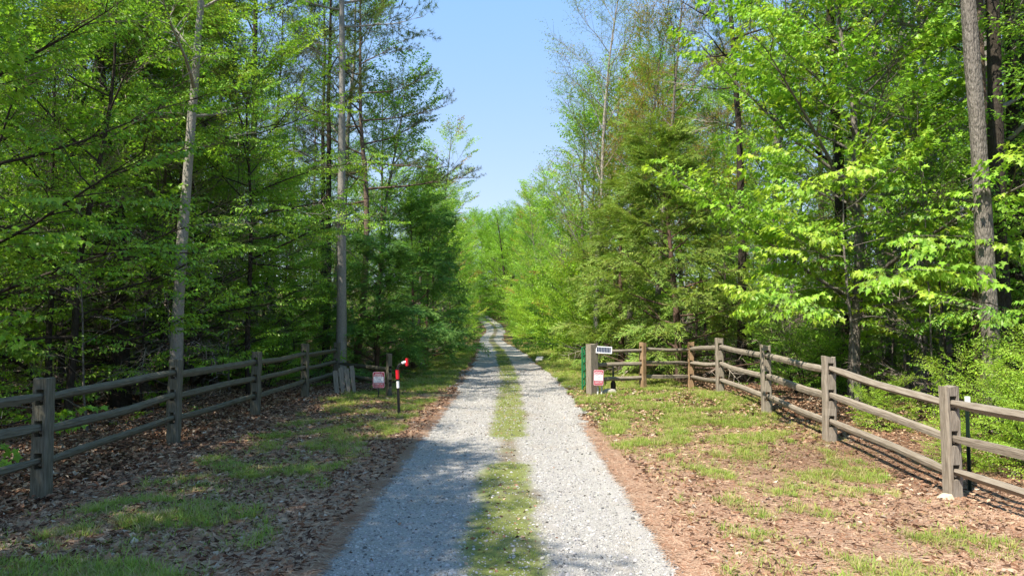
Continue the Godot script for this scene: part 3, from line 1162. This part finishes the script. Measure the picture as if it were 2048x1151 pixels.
func species() -> Dictionary:
	return {
		"hardwood": {h = 16.0, r = .16, crook = .05, bark = "bark_grey", n = 19, from = .2, to = .97, len0 = 3.4, len1 = 1.3, lenpow = 2.0, el0 = 20, el1 = 60, up = .05, subs = 8, sublen = 1.3, kind = "oval", size = 1.2, per = 3, ca = FRESH, cb = MID, bare = .1},
		"canopy": {h = 14.0, r = .13, crook = .05, bark = "bark_grey", n = 18, from = .48, to = .98, len0 = 3.4, len1 = 1.4, el0 = 12, el1 = 60, up = .03, subs = 8, sublen = 1.4, kind = "oval", size = 1.5, per = 3, ca = FRESH, cb = MID},
		"wall": {joined = true, h = 12.5, r = .12, crook = .05, bark = "bark_grey", n = 24, from = .03, to = .97, len0 = 3.1, len1 = 1.3, lenpow = 2.2, el0 = 8, el1 = 55, up = .04, subs = 7, sublen = 1.3, kind = "oval", size = 1.9, per = 2, ca = FRESH, cb = MID},
		"understory": {h = 8.5, r = .07, crook = .09, bark = "bark_dark", n = 19, from = .12, to = .97, len0 = 2.9, len1 = 1.1, lenpow = 1.8, el0 = 8, el1 = 45, up = .01, subs = 8, sublen = 1.1, kind = "oval", size = 1.05, per = 3, ca = FRESH, cb = MID, roll = .25, spread = .4, droop = .12, bare = .2},
		"maple": {h = 11.0, r = .1, crook = .06, bark = "bark_grey", n = 17, from = .15, to = .96, len0 = 3.3, len1 = 1.0, el0 = 15, el1 = 55, up = .02, subs = 8, sublen = 1.2, kind = "maple", size = 1.3, per = 3, ca = LIME, cb = FRESH, roll = .3, spread = .6},
		"sapling": {joined = true, h = 5.0, r = .028, crook = .1, bark = "bark_dark", n = 12, from = .15, to = .97, len0 = 1.5, len1 = .5, el0 = 12, el1 = 50, subs = 5, sublen = .7, kind = "oval", size = .95, per = 2, ca = FRESH, cb = MID, roll = .3, spread = .5},
		"cedar": {h = 9.5, r = .13, crook = .03, bark = "bark_cedar", n = 36, from = .1, to = .99, len0 = 2.5, len1 = .3, el0 = 5, el1 = 45, up = .02, subs = 7, sublen = .8, kind = "cedar", size = 1.35, per = 2, ca = Color(.31, .46, .09), cb = Color(.46, .56, .13), droop = .3, roll = .7, dead_below = .2},
		"pine": {joined = true, h = 19.0, r = .17, crook = .025, bark = "bark_pine", n = 24, from = .42, to = .99, len0 = 3.0, len1 = .8, el0 = 5, el1 = 45, up = .03, subs = 7, sublen = 1.1, kind = "pine", size = 1.4, per = 2, ca = Color(.10, .18, .05), cb = Color(.17, .25, .08), droop = -.1, dead_below = .55, taper = .9},
		"young_pine": {h = 5.5, r = .06, crook = .03, bark = "bark_pine", n = 26, from = .12, to = .99, len0 = 1.5, len1 = .25, el0 = 15, el1 = 60, up = .05, subs = 5, sublen = .5, kind = "pine", size = 1.2, per = 2, ca = Color(.11, .25, .09), cb = Color(.18, .34, .13), droop = -.2},
		"shrub": {joined = true, h = 1.7, r = .018, stems = 5, splay = .45, crook = .12, bark = "bark_dark", n = 6, from = .2, to = 1.0, len0 = .7, len1 = .35, el0 = 10, el1 = 50, subs = 4, sublen = .45, kind = "small", size = .85, per = 2, ca = LIME, cb = YEL, roll = .5},
		"sparse": {h = 17.0, r = .14, crook = .05, bark = "bark_pale", n = 18, from = .25, to = .98, len0 = 3.2, len1 = 1.5, el0 = 35, el1 = 68, up = .06, subs = 8, sublen = 1.2, kind = "bud", size = 1.7, per = 3, ca = Color(.42, .52, .11), cb = Color(.34, .48, .09), cc = RUST, ccshare = .3, bare = .08},
	}

func vary(base: Dictionary, with: Dictionary) -> Dictionary:
	var d := base.duplicate()
	d.merge(with, true)
	return d

func build_hero_trees(S: Dictionary) -> void:
	var o: Node3D
	# --- the sunlit side
	o = put(make_tree("maple_tree", vary(S.maple, {h = 10.5, r = .13, n = 34, from = .22, len0 = 4.6, len1 = 1.8, subs = 11, sublen = 1.3, bark = "bark_grey", lean = Vector3(-.05, 0, .03), aim = Vector3(-.75, 0, .66), cc = YEL, ccshare = .25}), 501), 7.1, 14.2)
	tag(o, "large sunlit maple with lime leaves hanging over the sunlit rail fence", "tree")
	o = put(make_tree("maple_tree", vary(S.maple, {h = 4.6, r = .05, n = 16, from = .45, to = .95, len0 = 2.8, len1 = 1.3, el0 = 5, el1 = 30, up = -.03, subs = 7, aim = Vector3(-.3, 0, .95), cc = YEL, ccshare = .4}), 502), 6.5, 12.9)
	tag(o, "low young maple with bright drooping leaves just behind the sunlit fence", "tree")
	o = put(make_tree("oak_tree", vary(S.hardwood, {h = 19.0, r = .14, crook = .012, n = 13, from = .42, len0 = 3.6, taper = 1.5, el0 = 10, per = 2}), 503), 7.66, 10.9)
	tag(o, "tall straight grey trunk rising behind the yellow-green bushes", "tree")
	o = put(make_tree("cedar_tree", vary(S.cedar, {h = 7.2, n = 46, len0 = 3.0, from = .13, dead_below = .19}), 504), 4.95, 20.2)
	tag(o, "broad dark green cedar with dead lower boughs at the fence corner", "tree")
	o = put(make_tree("cedar_tree", vary(S.cedar, {h = 6.4, n = 40, len0 = 2.2, from = .06, dead_below = .0}), 505), 3.9, 24.5)
	tag(o, "dense drooping cedar behind the solar panel and green gate", "tree")
	o = put(make_tree("poplar_tree", vary(S.sparse, {h = 18.0, from = .16, len0 = 3.4, len1 = 2.2, el0 = 32, el1 = 60, n = 30, subs = 9, size = 1.9, bare = .0, ccshare = .15}), 506), 3.7, 30.0)
	tag(o, "tall thin-leaved tree with upright pale limbs standing against the sky", "tree")
	o = put(make_tree("oak_tree", vary(S.sparse, {h = 15.0, n = 26, kind = "bud", subs = 9, per = 3, ca = Color(.56, .42, .14), cb = Color(.55, .50, .14), cc = RUST, ccshare = .4, bark = "bark_grey", el0 = 15, el1 = 50}), 507), 5.7, 27.0)
	tag(o, "oak with rusty new leaves and catkins above the corner cedar", "tree")
	o = put(make_tree("oak_tree", vary(S.hardwood, {h = 14.0, n = 22, r = .14, ca = LIME, cb = FRESH, from = .12, len0 = 3.2}), 508), 3.9, 36.0)
	tag(o, "leafy green tree leaning over the drive past the drooping cedar", "tree")
	o = put(make_tree("oak_tree", vary(S.hardwood, {h = 15.5, n = 24, r = .15, ca = Color(.46, .58, .10), cb = FRESH, cc = RUST, ccshare = .12, from = .3, len0 = 3.4, size = 1.3}), 512), 5.2, 30.5)
	tag(o, "full olive-green oak behind the thin-leaved tree with upright limbs", "tree")
	o = put(make_tree("pine_tree", vary(S.pine, {joined = false, bark = "bark_dark", r = .16, from = .4}), 509), 10.9, 14.6)
	tag(o, "dark straight pine trunk behind the tall grey oak trunk", "tree")
	o = put(make_tree("poplar_tree", vary(S.hardwood, {h = 17.0, r = .11, bark = "bark_pale", from = .4, n = 12}), 510), 10.6, 18.3)
	tag(o, "slim pale trunk deep in the woods behind the large maple", "tree")
	o = put(make_tree("pine_tree", vary(S.pine, {joined = false, bark = "bark_dark", r = .15, h = 17.0, from = .45}), 511), 6.7, 20.0)
	tag(o, "dark pine trunk with flaking bark right of the corner cedar", "tree")
	# --- the shaded side
	o = put(make_tree("beech_tree", vary(S.understory, {h = 7.6, r = .09, n = 24, from = .25, len0 = 4.0, len1 = 1.4, subs = 10, bark = "bark_dark", lean = Vector3(.12, 0, 0), aim = Vector3(.9, 0, .3)}), 521), -8.1, 9.4)
	tag(o, "dark-limbed beech spreading its layered leaves over the mossy fence", "tree")
	o = put(make_tree("beech_tree", vary(S.understory, {h = 8.2, r = .075, n = 26, from = .42, len0 = 3.3, len1 = 1.5, subs = 10, ca = LIME, cb = FRESH, cc = YEL, aim = Vector3(.8, 0, .5)}), 522), -6.2, 16.2)
	tag(o, "bushy bright green beech behind the fourth bay of the mossy fence", "tree")
	o = put(make_tree("poplar_tree", vary(S.hardwood, {h = 13.5, r = .125, crook = .035, bark = "bark_pale", n = 11, from = .42, len0 = 2.6, per = 2}), 523), -6.25, 12.7)
	tag(o, "slim pale grey trunk close behind a mossy fence post", "tree")
	o = put(make_tree("cedar_tree", vary(S.cedar, {h = 9.5, r = .2, bark = "bark_dark", from = .18, dead_below = .75, n = 34, len0 = 2.0}), 524), -8.2, 14.4)
	tag(o, "dark shaggy cedar trunk bristling with dead twigs in the shade", "tree", "dark cedars in the shaded woods")
	o = put(make_tree("cedar_tree", vary(S.cedar, {h = 9.5, r = .19, bark = "bark_dark", from = .18, dead_below = .75, n = 34, len0 = 2.0}), 525), -7.8, 15.4)
	tag(o, "dark shaggy cedar trunk bristling with dead twigs in the shade", "tree", "dark cedars in the shaded woods")
	o = put(make_tree("pine_tree", vary(S.pine, {joined = false, h = 20.0, r = .175, crook = .012, bark = "bark_pale", from = .5, n = 20}), 526), -5.15, 20.6)
	tag(o, "tall straight pine with pale scaly trunk at the end of the mossy fence", "tree")
	o = put(make_tree("pine_tree", vary(S.pine, {joined = false, h = 15.5, r = .15, crook = .05, lean = Vector3(.09, 0, 0), from = .42, n = 26, len0 = 4.0, len1 = 1.8, subs = 11, inner = .2, sublen = 1.5, kind = "pine", size = .95, per = 3, ca = Color(.13, .19, .07), cb = Color(.22, .25, .10), el0 = -2, el1 = 35, up = .015, bare = .03, dead_below = 0.0}), 527), -5.5, 24.0)
	tag(o, "leaning reddish pine with sparse dark boughs reaching over the drive", "tree")
	for a in [[-4.4, 22.3, 4.2, 528], [-3.9, 27.0, 6.3, 529], [-4.1, 33.0, 7.5, 530], [-4.6, 40.0, 8.5, 531]]:
		o = put(make_tree("cedar_tree", vary(S.cedar, {h = a[2], r = .09, n = 34, subs = 6, from = .04, dead_below = .1 if a[3] == 528 else .0, len0 = 1.6 + a[2] * .08, ca = Color(.20, .41, .10), cb = Color(.30, .50, .13)}), a[3]), a[0], a[1])
		tag(o, {528: "low ragged cedar with pale dead twigs behind the bent post", 529: "dense dark cedar standing behind the first low cedar", 530: "tall cedar in the shaded evergreen row along the drive", 531: "tall cedar in the shaded evergreen row along the drive"}[a[3]], "tree", "evergreens lining the shaded verge" if a[3] >= 530 else "")
	o = put(make_tree("young_pine_tree", vary(S.young_pine, {h = 7.4}), 533), -3.3, 37.0)
	tag(o, "young pine with tufted blue-green needles beside the shaded verge", "tree")

	# bushes behind the sunlit fence, and the bush bank down the drive
	var proto: Array[Node3D] = []
	var near := [[6.4, 8.1, .68], [7.1, 8.5, .9], [6.8, 9.7, .7], [5.6, 8.6, .36], [7.9, 9.3, 1.0], [5.7, 10.6, .42], [8.5, 10.2, 1.0]]
	for k in near.size():
		var a: Array = near[k]
		if k < 2:
			o = make_tree("bush", vary(S.shrub, {h = 1.75, stems = 6, n = 7, subs = 4, sublen = .55}), 540 + k)
			proto.append(o)
		else:
			o = copy(proto[k % 2], "bush")
		put(o, a[0], a[1], k * 1.3, a[2])
		tag(o, "yellow-green small-leaved bush behind the sunlit fence by the grey trunk", "bush", "bright bushes behind the sunlit fence")
	var bank := [[3.7, 40.0], [4.0, 43.5], [3.2, 46.0], [4.2, 35.0], [2.9, 52.0], [2.5, 58.0], [2.0, 64.0], [3.2, 49.0], [2.6, 61.0], [3.6, 55.0], [1.7, 70.0], [1.6, 77.0], [1.6, 85.0], [1.6, 93.0], [-6.6, 104.0], [-8.6, 112.0], [4.2, 31.5], [2.4, 69.0], [2.6, 80.0]]
	proto.clear()
	for k in bank.size():
		var a: Array = bank[k]
		if k < 2:
			o = make_tree("bush", vary(S.shrub, {h = 3.2, stems = 6, n = 8, subs = 5, len0 = 1.1, len1 = .7, sublen = .7, size = 1.3, kind = "oval", droop = .0, el0 = 25, el1 = 65, ca = LIME, cb = YEL}), 560 + k)
			proto.append(o)
		else:
			o = copy(proto[k % 2], "bush")
		put(o, a[0], a[1], k * 2.1, .9 + .45 * absf(sin(k * 4.0)))
		tag(o, "bright yellow-green bush bulging over the sunny verge down the drive", "bush", "bush bank along the sunny verge")

func forest(S: Dictionary) -> void:
	var protos := {}
	var mix := {
		"hardwood": [vary(S.hardwood, {}), vary(S.hardwood, {h = 14.0, bark = "bark_pale", from = .3, ca = LIME, cb = FRESH}), vary(S.hardwood, {h = 18.0, r = .19, bark = "bark_dark", from = .35, n = 15})],
		"wall": [vary(S.wall, {}), vary(S.wall, {h = 11.0, ca = LIME, cb = FRESH}), vary(S.wall, {h = 15.0, ca = LIME, cb = YEL, cc = RUST, ccshare = .12})],
		"canopy": [vary(S.canopy, {}), vary(S.canopy, {h = 9.5, r = .09, n = 26, len0 = 2.3, len1 = 1.2, sublen = 1.1})],
		"dome": [vary(S.wall, {h = 13.0, n = 30, subs = 8, size = 2.9, len0 = 4.2, len1 = 2.2, el0 = 5, ca = LIME, cb = FRESH, bare = .0}), vary(S.wall, {h = 11.0, n = 28, subs = 8, size = 2.9, len0 = 4.0, len1 = 2.0, ca = FRESH, cb = LIME})],
		"understory": [vary(S.understory, {ca = LIME, cb = MID, from = .18}), vary(S.understory, {h = 6.5, ca = LIME, cb = FRESH}), vary(S.understory, {h = 7.5, kind = "maple", size = 1.1, subs = 6, ca = FRESH, cb = LIME})],
		"sapling": [vary(S.sapling, {}), vary(S.sapling, {h = 3.6, ca = LIME}), vary(S.sapling, {h = 6.0, bark = "bark_grey", n = 9, from = .4})],
		"thicket": [vary(S.sapling, {h = 4.2, n = 16, bare = .86, from = .05}), vary(S.sapling, {h = 5.4, n = 16, bark = "bark_grey", bare = .7, from = .05}), vary(S.sapling, {h = 2.6, stems = 3, n = 9, bare = .8, from = .05})],
		"pine": [vary(S.pine, {bark = "bark_dark"}), vary(S.pine, {h = 17.0, from = .5})],
		"cedar": [vary(S.cedar, {h = 8.0, subs = 6, n = 30})],
		"sparse": [vary(S.sparse, {h = 15.0})],
		"shrub": [vary(S.shrub, {ca = MID, cb = FRESH}), vary(S.shrub, {h = 1.2, ca = FRESH, cb = LIME, kind = "oval", size = .6})],
	}
	var nice := {"dome": "rounded_tree", "thicket": "bare_sapling", "canopy": "hardwood_tree", "hardwood": "hardwood_tree", "wall": "leafy_tree", "understory": "beech_tree", "sapling": "sapling", "pine": "pine_tree", "cedar": "cedar_tree", "sparse": "budding_tree", "shrub": "bush"}
	var words := {"dome": "rounded bright green tree", "thicket": "twiggy sapling", "canopy": "high-crowned hardwood", "hardwood": "tall hardwood", "wall": "bushy leafy tree", "understory": "layered beech", "sapling": "slim sapling", "pine": "tall pine", "cedar": "conical cedar", "sparse": "thin budding tree", "shrub": "green bush"}
	var looks := {"hardwood": ["grey-barked", "pale-barked", "dark-barked"], "wall": ["mid-green", "short lime", "big yellow-green"], "understory": ["dark-stemmed", "short lime", "lobed-leaved"], "sapling": ["leafy", "short lime", "bare-stemmed"], "thicket": ["short", "tall grey", "many-stemmed"], "pine": ["dark-barked", "brown-barked"], "cedar": ["shaggy"], "sparse": ["pale-barked"], "shrub": ["dense", "low"], "canopy": ["large", "smaller"], "dome": ["large", "smaller"]}
	var spots := []   # species, variant, x, d, scale, zone
	var r := RandomNumberGenerator.new()
	r.seed = 2024
	var taken := []
	# the leafy walls on both sides of the drive
	for k in 13:
		var d := 29.0 + k * 7.0
		spots.append(["wall", k % 3, road_c(d) - 4.5 - r.randf() * .9, d + r.randf_range(-2, 2), r.randf_range(.85, 1.15) * (1.0 if d < 70 else 1.2), "L"])
		spots.append(["wall", (k + 1) % 3, road_c(d) + 4.2 + r.randf() * 1.0, d + 3 + r.randf_range(-2, 2), r.randf_range(.85, 1.15) * (1.0 if d < 70 else 1.2), "R"])
	for a in [[-6.2, 131.0], [-3.0, 126.0], [-.4, 131.0], [2.6, 124.0], [-9.5, 150.0], [-4.5, 141.0], [1.0, 143.0], [6.0, 136.0], [-15.0, 168.0], [-20.0, 172.0], [-7.0, 158.0], [-1.2, 119.0], [-11.5, 118.0], [-14.0, 128.0], [-9.8, 108.0], [2.0, 112.0], [-12.0, 158.0], [-3.5, 150.0]]:
		spots.append(["dome", spots.size() % 2, a[0], a[1], r.randf_range(1.0, 1.3), "E"])
	for s in spots:
		taken.append(Vector2(s[2], s[3]))
	var want := [
		["L", 10.5, 20.0, -20.0, -7.2, 32, ["understory", "understory", "understory", "sapling", "thicket", "hardwood"], 1.1],
		["L", 20.0, 45.0, -34.0, -6.5, 56, ["hardwood", "understory", "understory", "wall", "pine", "sapling"], 1.7],
		["L", 45.0, 115.0, -34.0, -6.2, 26, ["wall", "wall", "wall", "pine"], 2.6],
		["L", 14.0, 25.0, -15.0, -7.2, 12, ["understory", "hardwood", "understory"], 1.0],
		["R", 11.0, 20.0, 7.6, 20.0, 32, ["understory", "understory", "sapling", "sapling", "hardwood", "pine"], 1.1],
		["R", 20.0, 45.0, 6.8, 36.0, 54, ["hardwood", "understory", "understory", "wall", "pine", "sparse", "sapling"], 1.7],
		["R", 45.0, 115.0, 6.0, 34.0, 24, ["wall", "wall", "wall", "sparse", "pine"], 2.6],
		["E", 118.0, 150.0, -9.0, 22.0, 16, ["dome", "dome", "sparse"], 2.4],
		["L", 8.0, 42.0, -26.0, -6.4, 46, ["shrub"], .7],
		["R", 11.0, 42.0, 5.8, 26.0, 44, ["shrub"], .7],
		["L", 9.0, 26.0, -18.0, -5.7, 34, ["thicket"], .6],
		["R", 11.0, 24.0, 5.8, 18.0, 38, ["thicket"], .6],
	]
	for w in want:
		var got := 0
		var tries := 0
		while got < w[5] and tries < 3000:
			tries += 1
			var d := r.randf_range(w[1], w[2])
			var x := r.randf_range(w[3], w[4])
			if absf(x) > d * .76 + 3.0: continue
			if absf(x - road_c(d)) < 4.2: continue
			var p := Vector2(x, d)
			var ok := true
			for q in taken:
				if q.distance_to(p) < w[7]: ok = false
			for q in [Vector2(7.66, 10.9), Vector2(-6.25, 12.7), Vector2(-5.15, 20.6), Vector2(-5.5, 24), Vector2(7.1, 14.2), Vector2(4.95, 20.2)]:
				if q.distance_to(p) < 1.0: ok = false
			# keep open the sight line to the tall trunk
			if x > 6.4 and x < 7.8 and d < 11.2: ok = false
			if not ok: continue
			taken.append(p)
			var kinds: Array = w[6]
			var k: String = kinds[r.randi() % kinds.size()]
			var v := r.randi() % (mix[k] as Array).size()
			spots.append([k, v, x, d, r.randf_range(.82, 1.2), w[0]])
			got += 1
	# trees beside the camera that shade the left verge
	for a in [[-6.6, -.6, 1.0, 1], [-6.5, 1.6, 1.0, 1], [-6.7, 4.0, .95, 1], [-10.6, 2.0, 1.0, 0], [-12.8, 12.0, 1.0, 0]]:
		spots.append(["canopy", a[3], a[0], a[1], a[2], "N" if a[1] < 9.0 else "L"])
	for a in [[-7.2, 5.0, .85, 0], [-8.0, 7.8, .95, 2]]:
		spots.append(["understory", a[3], a[0], a[1], a[2], "N"])
	for s in spots:
		var key := "%s%d" % [s[0], s[1]]
		var o: Node3D
		if protos.has(key):
			o = copy(protos[key], nice[s[0]])
		else:
			o = make_tree(nice[s[0]], mix[s[0]][s[1]], 900 + protos.size() * 7)
			protos[key] = o
		put(o, s[2], s[3], r.randf() * TAU, s[4])
		var look: Array = looks[s[0]]
		var kind_words := "%s %s" % [look[s[1]], words[s[0]]]
		var off := absf(s[2] - road_c(s[3]))
		var side := ""
		if s[5] == "E":
			side = "at the far bend where the drive climbs"
		elif s[5] == "N":
			side = "beside the verge in front of the mossy fence"
		elif s[3] < 20.5:
			var bay: int = clampi(int((18.8 - s[3]) / 3.0), 0, 3)
			side = "%s behind the %s %s fence bay from the gate" % ["close" if off < 8.0 else ("well" if off < 11.5 else "deep"), ["first", "second", "third", "fourth"][bay], "mossy" if s[5] == "L" else "sunlit"]
		else:
			side = "%s the %s verge %s" % ["edging" if off < 7.0 else ("behind" if off < 13.0 else "deep behind"), "shaded" if s[5] == "L" else "sunny", "just past the gate" if s[3] < 32.0 else ("partway down the drive" if s[3] < 60.0 else "far down the drive")]
		tag(o, "%s %s" % [kind_words, side], "bush" if s[0] == "shrub" else "tree", "%s of the woods" % nice[s[0]].replace("_", " "))
	var f := put(make_tree("forked_tree", vary(S.hardwood, {h = 19.0, r = .3, stems = 3, splay = .18, n = 12, from = .3, bark = "bark_dark", size = 2.2, subs = 6, sublen = 2.0, len0 = 4.5, per = 2, ca = LIME, cb = FRESH}), 799), -.5, 112.0)
	tag(f, "forked tree with dark trunks where the drive bends away", "tree")

# ---------------------------------------------------------------- scene
func _ready() -> void:
	var cam := Camera3D.new()
	cam.name = "camera"
	cam.position = Vector3(0, 1.7, 0)
	cam.rotation_degrees = Vector3(3.124, 0, 0)
	cam.fov = 45.73
	cam.near = 0.05
	cam.far = 1200.0
	add_child(cam)
	cam.current = true
	var env := Environment.new()
	env.background_mode = Environment.BG_SKY
	var sky := Sky.new()
	var sm := ProceduralSkyMaterial.new()
	sm.sky_top_color = Color(.395, .555, .745)
	sm.sky_horizon_color = Color(.715, .75, .785)
	sm.sky_curve = 0.16
	sm.ground_bottom_color = Color(.2, .2, .15)
	sm.ground_horizon_color = Color(.5, .55, .5)
	sm.sun_angle_max = 10.0
	sky.sky_material = sm
	env.sky = sky
	env.tonemap_mode = Environment.TONE_MAPPER_LINEAR
	env.tonemap_exposure = 2.2
	env.sdfgi_enabled = true
	env.ssao_enabled = true
	env.ssil_enabled = true
	var we := WorldEnvironment.new()
	we.environment = env
	add_child(we)
	var sun := DirectionalLight3D.new()
	sun.name = "sun"
	sun.light_energy = 1.5
	sun.light_color = Color(1.0, .965, .9)
	sun.light_angular_distance = 0.5
	sun.shadow_enabled = true
	add_child(sun)
	sun.look_at_from_position(SUN * 50.0, Vector3.ZERO, Vector3.UP)

	fbm.seed = 4
	fbm.frequency = 0.22
	fbm.fractal_octaves = 3
	patch.seed = 11
	patch.frequency = 0.12
	patch.fractal_octaves = 3
	make_materials()
	build_ground()
	build_fences()
	make_sprays()
	var S := species()
	build_hero_trees(S)
	forest(S)
	build_gate_things()
	scatter_ground()
	print("crown triangles ", triangles)
